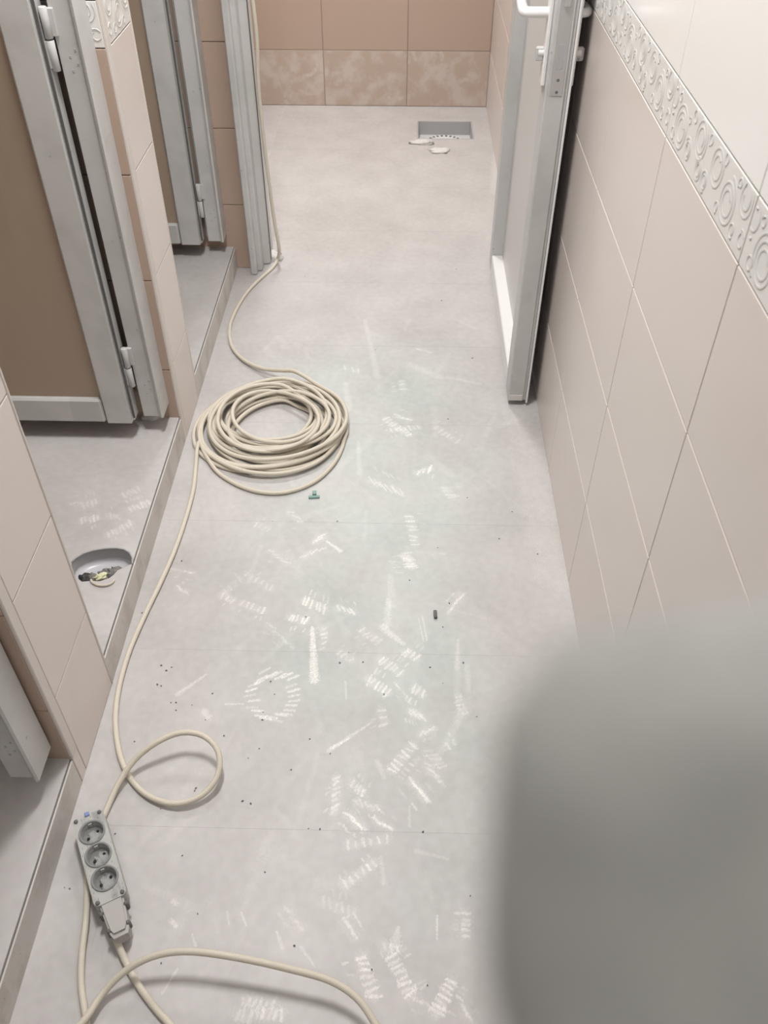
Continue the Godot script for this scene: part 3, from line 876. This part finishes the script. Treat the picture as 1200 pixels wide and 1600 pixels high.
func drains():
	# square floor drain under the far wall
	var c := Vector3(0.187, 0, -4.2)
	var t := base("floor_drain", c)
	tag(t, "square grey floor drain sunk below the dusty floor under the far wall", "drain")
	var st := begin()
	var h := Vector2(0.1305, 0.1145)
	var wl := 0.006
	for s in [-1.0, 1.0]:
		bbox(st, Vector3(min(s * h.x, s * (h.x - wl)), -0.075, -h.y), Vector3(max(s * h.x, s * (h.x - wl)), 0.0012, h.y), 0.001)
		bbox(st, Vector3(-h.x + wl, -0.075, min(s * h.y, s * (h.y - wl))), Vector3(h.x - wl, 0.0012, max(s * h.y, s * (h.y - wl))), 0.001)
	put("frame", done(st), M.zinc, t)
	put("tray", box_mesh(Vector3(-h.x + 0.002, -0.085, -h.y + 0.002), Vector3(h.x - 0.002, -0.062, h.y - 0.002), 0.001), mat(Color(0.60, 0.59, 0.58), 0.6), t)
	st = begin(true)
	lathe(st, [Vector2(0, -0.0585), Vector2(0.098, -0.0585), Vector2(0.103, -0.060), Vector2(0.103, -0.064)], 40)
	var g := put("grate", done(st), M.plaster, t)
	for k in 26:
		var a := TAU * k / 26.0
		var o := put("slot", box_mesh(Vector3(-0.0052, -0.0586, -0.007), Vector3(0.0052, -0.0579, 0.007), 0.0003), M.hole, g)
		o.transform = Transform3D(Basis(Vector3.UP, -a + PI / 2), Vector3(cos(a) * 0.086, 0, sin(a) * 0.086))
	# drain bowl in the cubicle floor
	t = base("drain_bowl", BOWL)
	tag(t, "grey drain bowl sunk in the raised cubicle floor", "drain")
	st = begin(true)
	var hole := bowl_hole()
	var ring := []
	var mid := Vector2.ZERO
	for p in hole: mid += p / hole.size()
	for lvl in 5:
		var r := []
		for p in hole:
			var q: Vector2 = mid + (p - mid) * [1.0, 0.985, 0.96, 0.75, 0.0][lvl]
			r.append(Vector3(q.x, STEP - [0.001, 0.030, 0.036, 0.041, 0.042][lvl], q.y) - BOWL)
		ring.append(r)
	for l in 4:
		for i in hole.size():
			var k := (i + 1) % hole.size()
			quad(st, ring[l][i], ring[l][k], ring[l + 1][k], ring[l + 1][i])
	put("basin", done(st), M.porcelain, t)
	st = begin(true)
	for i in hole.size():
		var k := (i + 1) % hole.size()
		quad(st, ring[0][i] + Vector3(0, 0.0012, 0), ring[0][k] + Vector3(0, 0.0012, 0), ring[1][k] * Vector3(0.992, 1, 0.992), ring[1][i] * Vector3(0.992, 1, 0.992))
	put("shaded_wall", done(st), M.zinc, t)  # inner wall of the bowl; its shade is put into the darker grey
	st = begin(true)
	var rim := PackedVector3Array()
	for i in range(1, 11): rim.append(ring[0][i] + Vector3(0, 0.001, 0))
	tube(st, rim, 0.0022, 6)
	put("rim", done(st), M.zinc, t)
	# bits lying in the bowl
	var s2 := begin(true)
	blob(s2, Vector3.ZERO, Vector3(0.016, 0.012, 0.013), 3, 0.35)
	var o := put("rubber_plug", done(s2), M.dark, null)
	o.position = at(133, 906, STEP - 0.022)
	tag(o, "small black rubber lump lying in the drain bowl", "rubble")
	s2 = begin()
	blob(s2, Vector3.ZERO, Vector3(0.014, 0.006, 0.009), 8, 0.3)
	o = put("yellow_chip", done(s2), M.yellow, null)
	o.position = at(157, 901, STEP - 0.016)
	o.rotation.y = 0.5
	tag(o, "pale yellow chip lying in the drain bowl", "chip")
	for k in 5:
		s2 = begin(true)
		blob(s2, Vector3.ZERO, Vector3(0.016, 0.010, 0.010) * rng.randf_range(0.8, 1.15), 20 + k, 0.5)
		o = put("rubble_lump", done(s2), M.rubble, null)
		o.position = [at(146, 905, STEP - 0.026), at(166, 905, STEP - 0.024), at(176, 898, STEP - 0.022), at(181, 893, STEP - 0.02), at(168, 896, STEP - 0.028)][k]
		tag(o, "dark crumbling rubble lump among debris in the drain bowl", "rubble", "rubble lumps in the drain bowl")
	s2 = begin(true)
	var loop := PackedVector3Array()
	for k in 15:
		var a: float = lerp(0.1, PI - 0.1, k / 14.0)
		loop.append(at(160 + 18 * cos(a), 905 + 10 * sin(a), STEP + 0.0035))
	tube(s2, loop, 0.0028, 6)
	o = put("wire_loop", done(s2), M.cord_dusty, null)
	tag(o, "thin bent wire loop at the edge of the drain bowl", "wire")

func blob(st: SurfaceTool, c: Vector3, s: Vector3, sd: int, rough: float):
	var n := noise(1.1, sd, 2)
	var U := 14
	var V := 8
	for v in V:
		for u in U:
			var q := []
			for k in [[0, 0], [1, 0], [1, 1], [0, 1]]:
				var a: float = TAU * ((u + k[0]) % U) / U
				var b: float = PI * (v + k[1]) / V
				var d := Vector3(sin(b) * cos(a), cos(b), sin(b) * sin(a))
				q.append(c + d * s * (1.0 + rough * n.get_noise_3dv(d * 1.6 + Vector3(sd, 0, 0)) * 2.0))
			if v == 0: tri(st, q[0], q[3], q[2])
			elif v == V - 1: tri(st, q[0], q[3], q[1])
			else: quad(st, q[0], q[3], q[2], q[1])

# ---------------------------------------------------------------- cords
const CR := 0.0057
func cords():
	var c := []
	# down beside the door frame, out over the floor to the coil
	c.append_array([Vector3(-0.462, 1.60, -2.872), Vector3(-0.458, 1.2, -2.868), Vector3(-0.452, 0.88, -2.862), Vector3(-0.449, 0.74, -2.858), Vector3(-0.458, 0.60, -2.862), Vector3(-0.455, 0.40, -2.862), Vector3(-0.447, 0.20, -2.858), Vector3(-0.436, 0.075, -2.850)])
	for p in [[434, 404, .016], [426, 418, CR], [405, 437, CR], [385, 458, CR], [368, 486, CR], [359, 512, CR], [362, 540, CR], [380, 562, .008], [410, 576, .016], [440, 579, .034], [462, 581, .046]]:
		c.append(at(p[0], p[1], p[2]))
	# the coil: turns of differing size, laid loosely over one another
	var mid := at(416, 668, 0.0)
	mid.x += 0.012
	var turns := 18
	var r := RandomNumberGenerator.new()
	r.seed = 14
	var ang := -0.95
	var rad := [.192, .162, .128, .112, .138, .176, .198, .170, .134, .116, .146, .182, .200, .166, .126, .118, .152, .188, .205]
	for k in turns:
		var off: Vector2 = Vector2(r.randf_range(-1, 1), r.randf_range(-1, 1)) * min(0.215 - rad[k], 0.035) * 1.0
		var h0 := CR + 0.052 * pow(float(turns - 1 - k) / (turns - 1), 1.15)
		var ph := r.randf() * TAU
		for i in 14:
			var f := i / 14.0
			var a := ang + TAU * (k + f)
			var rr: float = lerp(rad[k], rad[k + 1], smoothstep(0.0, 1.0, f))
			rr *= 1.0 + 0.05 * sin(2.0 * a + ph)
			var w := sin(PI * f)
			var p := Vector3(mid.x + cos(a) * rr * 1.03 + off.x * w, 0.0, mid.z + sin(a) * rr + off.y * w)
			p.y = max(CR, h0 * (0.82 + 0.22 * sin(a + ph)) * smoothstep(0.26, 0.15, rr))
			c.append(p)
	# the last, wider turn lies flat on the floor and leads away along the step
	for p in [[534, 655, .012], [537, 690, CR], [520, 726, CR], [487, 755, CR], [440, 770, CR], [390, 765, CR], [345, 742, CR], [322, 712, .012], [312, 690, .02], [308, 702, .016], [306, 728, CR], [302, 765, CR], [290, 810, CR], [272, 862, CR], [250, 912, CR], [226, 962, CR], [203, 1015, CR], [188, 1065, CR], [181, 1110, CR], [182, 1150, CR], [190, 1188, CR], [208, 1222, CR], [236, 1246, .008], [275, 1256, .012], [315, 1243, .018], [340, 1212, .03], [341, 1175, .045], [318, 1150, .055], [283, 1145, .056], [245, 1160, .05], [210, 1188, .032], [185, 1225, .015], [168, 1262, .0062]]:
		c.append(at(p[0], p[1], p[2]))
	# under the strip and out along its side
	for p in [[152, 1300, CR], [138, 1350, CR], [136, 1400, CR], [134, 1440, .012], [128, 1490, .010], [127, 1540, CR], [136, 1600, CR], [150, 1680, CR]]:
		c.append(at(p[0], p[1], p[2]))
	var st := begin(true)
	tube(st, spline(c, 0.011), CR, 8)
	var o := put("extension_cord", done(st), M.cord, null)
	tag(o, "long cream extension cord lying in a coil on the dusty floor", "cord")
	# second cord: from the strip's grip, turning back over the floor
	c = []
	for p in [[181, 1466, .017], [190, 1488, .011], [204, 1518, CR], [222, 1548, CR], [245, 1578, CR], [268, 1604, CR], [330, 1680, CR], [470, 1760, CR], [600, 1720, .02], [612, 1650, .034], [584, 1596, .042], [556, 1558, .048], [515, 1532, .052], [460, 1516, .055], [400, 1502, .058], [345, 1492, .060], [300, 1487, .060], [262, 1489, .056], [225, 1500, .046], [190, 1522, .032], [160, 1553, .018], [138, 1586, .0185], [118, 1610, .017], [84, 1650, CR], [40, 1690, CR]]:
		c.append(at(p[0], p[1], p[2]))
	st = begin(true)
	tube(st, spline(c, 0.010), CR, 10)
	o = put("power_strip_lead", done(st), M.cord, null)
	tag(o, "cream cord arching over the floor from the end of the power strip", "cord")

# ---------------------------------------------------------------- three-way power strip
func power_strip():
	var a := (at(115, 1290, 0.035) + at(162, 1268, 0.035)) * 0.5
	var b := (at(150, 1420, 0.035) + at(200, 1400, 0.035)) * 0.5
	var dir := Vector3(b.x - a.x, 0, b.z - a.z)
	var L := dir.length() + 0.004
	dir = dir.normalized()
	var t := base("power_strip", Vector3((a.x + b.x) * 0.5, CR * 2.0 + 0.0005, (a.z + b.z) * 0.5))
	# local x runs along the strip away from the cord, local z across it
	t.basis = Basis(-dir, Vector3.UP, (-dir).cross(Vector3.UP))
	tag(t, "grey dusty power strip with three round sockets lying beside the step", "power strip")
	var H := 0.034
	var W := 0.054
	var sp := 0.0455
	var comb := CSGCombiner3D.new()
	comb.name = "housing"
	t.add_child(comb)
	var pg := CSGPolygon3D.new()
	pg.name = "shell"
	var outline := PackedVector2Array()
	var rr := 0.009
	for q in [[1, 1, 0.0], [-1, 1, PI / 2], [-1, -1, PI], [1, -1, PI * 1.5]]:
		for k in 6:
			var an: float = q[2] + PI / 2 * k / 5.0
			outline.append(Vector2(q[0] * (L / 2 - rr) + cos(an) * rr, q[1] * (W / 2 - rr) + sin(an) * rr))
	pg.polygon = outline
	pg.depth = H
	pg.rotation_degrees = Vector3(90, 0, 0)
	pg.position = Vector3(0, H, 0)
	pg.material = M.strip
	comb.add_child(pg)
	pg.position.y = H
	pg.rotation_degrees = Vector3(-90, 0, 0)
	for k in 3:
		var cy := CSGCylinder3D.new()
		cy.name = "cut"
		cy.radius = 0.0215
		cy.height = 0.05
		cy.sides = 32
		cy.operation = CSGShape3D.OPERATION_SUBTRACTION
		cy.position = Vector3((k - 1) * sp + 0.002, H + 0.010, 0)
		cy.material = M.strip
		comb.add_child(cy, true)
	for k in 3:
		var x := (k - 1) * sp + 0.002
		var st := begin(true)
		lathe(st, [Vector2(0, H - 0.0115), Vector2(0.0188, H - 0.0115), Vector2(0.0192, H + 0.0015), Vector2(0.0202, H + 0.0028), Vector2(0.0226, H + 0.0022), Vector2(0.0230, H - 0.0005)], 36, 1, 1, Vector3(x, 0, 0))
		var s := put("socket", done(st), M.socket, t)
		st = begin(true)
		blob(st, Vector3(x - 0.003, H - 0.0118, 0.002), Vector3(0.0140, 0.0020, 0.0130), 90 + k, 0.4)
		put("dust", done(st), M.socket_dust, s)
		for q in [-1.0, 1.0]:
			st = begin(true)
			var turn := 0.35
			var p := Vector3(x + sin(turn) * 0.0095 * q, H - 0.0098, cos(turn) * 0.0095 * q)
			lathe(st, [Vector2(0, 0.0006), Vector2(0.0026, 0.0006), Vector2(0.0026, -0.002)], 12, 1, 1, p)
			put("pin_hole", done(st), M.hole, s)
			put("earth_clip", box_mesh(Vector3(x + q * 0.0182 - 0.0012, H - 0.012, -0.0035), Vector3(x + q * 0.0182 + 0.0012, H - 0.001, 0.0035), 0.0006), M.steel, s)
	for q in [[-1, -1], [-1, 1], [1, -1], [1, 1]]:
		var st := begin(true)
		lathe(st, [Vector2(0, H + 0.0035), Vector2(0.0024, H + 0.0035), Vector2(0.0036, H + 0.0022), Vector2(0.0036, H - 0.001)], 12, 1, 1, Vector3(q[0] * (L / 2 - 0.0055), 0, q[1] * (W / 2 - 0.0065)))
		put("screw", done(st), M.speck, t)
	# tapered cord grip at the near end
	var st := begin()
	prism(st, PackedVector2Array([Vector2(-L / 2 + 0.003, -0.020), Vector2(-L / 2 + 0.003, 0.020), Vector2(-L / 2 - 0.050, 0.0155), Vector2(-L / 2 - 0.060, 0.0115), Vector2(-L / 2 - 0.060, -0.0115), Vector2(-L / 2 - 0.050, -0.0155)]), 0.001, 0.028)
	var grip := put("cord_grip", done(st), M.grip, t)
	st = begin()
	prism(st, PackedVector2Array([Vector2(-L / 2 + 0.001, -0.0165), Vector2(-L / 2 + 0.001, 0.0165), Vector2(-L / 2 - 0.046, 0.0125), Vector2(-L / 2 - 0.053, 0.009), Vector2(-L / 2 - 0.053, -0.009), Vector2(-L / 2 - 0.046, -0.0125)]), 0.0275, 0.0325)
	put("clamp_plate", done(st), M.grip, grip)
	for q in [[-0.012, 0.0205], [-0.012, -0.0205], [-0.044, 0.0155], [-0.044, -0.0155]]:
		st = begin(true)
		lathe(st, [Vector2(0, 0.031), Vector2(0.003, 0.0305), Vector2(0.0042, 0.028), Vector2(0.0042, 0.010)], 10, 1, 1, Vector3(-L / 2 + q[0], 0, q[1]))
		put("clamp_screw", done(st), M.speck, grip)
	put("blue_clip", box_mesh(Vector3(L / 2 - 0.004, H - 0.004, -0.004), Vector3(L / 2 + 0.004, H + 0.003, 0.004), 0.001), M.blue, t)

# ---------------------------------------------------------------- bits on the floor
func debris():
	for q in [[424, 404, .042, .022, .030, "white heap of plaster dust at the foot of the doorway frame", 3], [660, 224, .050, .012, .026, "white heap of plaster dust at the near edge of the square drain", 5], [686, 236, .045, .008, .034, "small trail of plaster dust leading away from the square drain", 8], [236, 652, .026, .014, .016, "small dust heap under the jamb of the cubicle with the drain bowl", 12]]:
		var st := begin(true)
		blob(st, Vector3.ZERO, Vector3(q[2], q[3], q[4]), q[6], 0.28)
		var o := put("dust_pile", done(st), M.dustpile, null)
		o.position = at(q[0], q[1], STEP if q[0] < 300 else 0.0) + Vector3(0, q[3] * 0.25, 0)
		tag(o, q[5], "dust")
	var st2 := begin()
	bbox(st2, Vector3(-0.014, 0, -0.005), Vector3(0.014, 0.005, 0.004), 0.001)
	bbox(st2, Vector3(-0.004, 0.001, -0.020), Vector3(0.006, 0.008, -0.006), 0.001)
	var o2 := put("plastic_scrap", done(st2), M.green, null)
	o2.position = at(491, 778) + Vector3(0, 0.0, 0)
	o2.rotation.y = 0.1
	tag(o2, "small dark green plastic scrap on the floor near the coil", "scrap")
	st2 = begin(true)
	tube(st2, PackedVector3Array([Vector3(0, 0.004, -0.012), Vector3(0, 0.004, 0.0), Vector3(0.001, 0.004, 0.008)]), 0.004, 8)
	o2 = put("wall_plug", done(st2), M.speck, null)
	o2.position = at(680, 963)
	tag(o2, "dark grey plastic wall plug lying among the boot prints", "plug")
	# scattered grit
	var specks := [[252, 1040], [260, 1048], [268, 1043], [246, 1070], [252, 1072], [332, 1084], [423, 1065], [429, 1085], [411, 1113], [478, 964], [410, 1125], [484, 1155], [516, 1178], [684, 856], [210, 1159], [251, 1264], [304, 1236], [306, 1232], [379, 1252], [392, 1256], [285, 1337], [414, 1363], [101, 1387], [109, 1389], [180, 1303], [702, 943], [692, 980], [672, 1043], [567, 1035], [531, 1036], [600, 1085], [545, 1020], [692, 1068], [661, 1300], [482, 1295], [500, 1296], [460, 1478], [309, 1428], [252, 1505], [581, 1515], [668, 1540], [735, 1400], [284, 877], [780, 842], [840, 866], [426, 815], [527, 815], [730, 778], [700, 655], [587, 547], [713, 421], [476, 432], [300, 1102], [275, 1098], [267, 1098], [275, 1110], [321, 1125], [388, 1185], [405, 1170], [455, 1203], [690, 470], [800, 800], [738, 560], [745, 1120], [724, 1036], [640, 907], [350, 1150], [222, 958]]
	var mm := MultiMesh.new()
	mm.transform_format = MultiMesh.TRANSFORM_3D
	var s := begin()
	blob(s, Vector3.ZERO, Vector3(0.0017, 0.001, 0.0013), 4, 0.5)
	var cm := done(s)
	cm.surface_set_material(0, M.speck)
	mm.mesh = cm
	mm.instance_count = specks.size()
	for i in specks.size():
		var sc := rng.randf_range(0.55, 1.15)
		mm.set_instance_transform(i, Transform3D(Basis(Vector3.UP, rng.randf() * TAU).scaled(Vector3.ONE * sc), at(specks[i][0], specks[i][1]) + Vector3(0, 0.0008, 0)))
	var mi := MultiMeshInstance3D.new()
	mi.name = "grit"
	mi.multimesh = mm
	add_child(mi)
	tag(mi, "dark grit scattered over the dusty floor", "grit", "", "stuff")

# ---------------------------------------------------------------- a gloved hand held up close
# smooth union of tapered limbs, meshed as surface nets
func field(p: Vector3, bones: Array) -> float:
	var d := 1e3
	for b in bones:
		var A: Vector3 = b[0]
		var B: Vector3 = b[1]
		var ab := B - A
		var t: float = clamp((p - A).dot(ab) / ab.length_squared(), 0.0, 1.0)
		var e: float = p.distance_to(A + ab * t) - lerp(b[2], b[3], t)
		var k: float = b[4]
		var hh: float = clamp(0.5 + 0.5 * (d - e) / k, 0.0, 1.0)
		d = lerp(d, e, hh) - k * hh * (1.0 - hh)
	return d

func nets(st: SurfaceTool, bones: Array, cell: float):
	var lo := Vector3.ONE * 1e3
	var hi := -lo
	for b in bones:
		for k in 2:
			lo = lo.min(b[k] - Vector3.ONE * (b[2 + k] + 0.008))
			hi = hi.max(b[k] + Vector3.ONE * (b[2 + k] + 0.008))
	var n := Vector3i(((hi - lo) / cell).ceil()) + Vector3i.ONE
	var f := PackedFloat32Array()
	f.resize(n.x * n.y * n.z)
	for z in n.z:
		for y in n.y:
			for x in n.x:
				f[x + n.x * (y + n.y * z)] = field(lo + Vector3(x, y, z) * cell, bones)
	var at_cell := {}
	var corner := [Vector3i(0, 0, 0), Vector3i(1, 0, 0), Vector3i(0, 1, 0), Vector3i(1, 1, 0), Vector3i(0, 0, 1), Vector3i(1, 0, 1), Vector3i(0, 1, 1), Vector3i(1, 1, 1)]
	var edge := [[0, 1], [2, 3], [4, 5], [6, 7], [0, 2], [1, 3], [4, 6], [5, 7], [0, 4], [1, 5], [2, 6], [3, 7]]
	for z in n.z - 1:
		for y in n.y - 1:
			for x in n.x - 1:
				var v := []
				var neg := 0
				for c in corner:
					var w := f[x + c.x + n.x * (y + c.y + n.y * (z + c.z))]
					v.append(w)
					if w < 0.0: neg += 1
				if neg == 0 or neg == 8: continue
				var sum := Vector3.ZERO
				var cnt := 0
				for e in edge:
					if (v[e[0]] < 0.0) != (v[e[1]] < 0.0):
						sum += Vector3(corner[e[0]]).lerp(Vector3(corner[e[1]]), v[e[0]] / (v[e[0]] - v[e[1]]))
						cnt += 1
				at_cell[Vector3i(x, y, z)] = lo + (Vector3(x, y, z) + sum / cnt) * cell
	for z in range(1, n.z - 1):
		for y in range(1, n.y - 1):
			for x in range(1, n.x - 1):
				var a := f[x + n.x * (y + n.y * z)] < 0.0
				for ax in 3:
					var q := Vector3i.ZERO
					q[ax] = 1
					var b := f[x + q.x + n.x * (y + q.y + n.y * (z + q.z))] < 0.0
					if a == b: continue
					var u := Vector3i.ZERO
					var w := Vector3i.ZERO
					u[(ax + 1) % 3] = 1
					w[(ax + 2) % 3] = 1
					var c := Vector3i(x, y, z)
					if not (at_cell.has(c) and at_cell.has(c - u) and at_cell.has(c - w) and at_cell.has(c - u - w)): continue
					if a: quad(st, at_cell[c - u - w], at_cell[c - w], at_cell[c], at_cell[c - u])
					else: quad(st, at_cell[c - u - w], at_cell[c - u], at_cell[c], at_cell[c - w])

# measured along the lens axes, in millimetres from the lens: right, up, towards the viewer
func mm(x: float, y: float, z: float) -> Vector3:
	return EYE + (CAM_X * x + CAM_Y * y + CAM_Z * z) * 0.001

func hand():
	var t := base("gloved_hand", mm(90, -130, 10))
	tag(t, "blurred grey work glove with its thumb held up close, hiding floor and tiled wall", "hand")
	var o := t.position
	var J := []
	# blunt thumb tip, made broad by the glove's seam
	var thumb := [[mm(16.9, -16.2, -56), mm(27, -14.6, -56), 9.0, 9.4, 4.0], [mm(16.7, -16.4, -56), mm(16.9, -30, -58), 9.0, 9.6, 3.0], [mm(27, -15, -56), mm(26.6, -30, -58), 9.2, 9.8, 3.0], [mm(21.7, -28, -58), mm(27, -62, -54), 13.2, 12.6, 6.0], [mm(27, -62, -54), mm(50, -98, -34), 12.8, 17.0, 8.0]]
	J.append_array(thumb)
	# palm
	J.append_array([[mm(50, -98, -34), mm(86, -138, 6), 18, 19, 10.0], [mm(62, -92, -16), mm(92, -128, 18), 14, 17, 10.0], [mm(70, -80, 4), mm(100, -122, 32), 12, 16, 10.0], [mm(82, -72, 24), mm(108, -120, 44), 12, 15, 10.0], [mm(92, -132, 20), mm(122, -176, 48), 21, 23, 10.0]])
	# four fingers, unequal, curled loosely
	for g in [[62, -92, -16, 40, -70, 4, 26, -66, 26, 28, -76, 44, 9.8], [70, -80, 4, 48, -54, 24, 34, -52, 48, 38, -66, 64, 10.0], [79, -74, 18, 58, -50, 42, 46, -52, 66, 50, -68, 80, 9.6], [86, -72, 28, 70, -54, 54, 62, -58, 74, 66, -70, 84, 8.8]]:
		J.append([mm(g[0], g[1], g[2]), mm(g[3], g[4], g[5]), g[12] + 0.8, g[12], 5.0])
		J.append([mm(g[3], g[4], g[5]), mm(g[6], g[7], g[8]), g[12], g[12] - 0.5, 2.5])
		J.append([mm(g[6], g[7], g[8]), mm(g[9], g[10], g[11]), g[12] - 0.5, g[12] - 1.0, 2.5])
	for b in J:
		b[0] -= o
		b[1] -= o
		for k in [2, 3, 4]: b[k] *= 0.001
	var st := begin(true)
	nets(st, J, 0.004)
	put("glove", done(st), M.glove, t)
	# knitted cuff and the sleeve of the forearm
	st = begin(true)
	var p := spline([mm(112, -162, 38) - o, mm(128, -184, 52) - o, mm(140, -202, 62) - o], 0.006)
	tube(st, p, 0.0285, 18)
	put("cuff", done(st), M.sleeve, t)
	st = begin(true)
	var s := []
	s.append_array([[mm(136, -196, 58) - o, mm(240, -360, 150) - o, 33.0, 45.0, 5.0]])
	for b in s:
		for k in [2, 3, 4]: b[k] *= 0.001
	nets(st, s, 0.011)
	put("sleeve", done(st), M.sleeve, t)
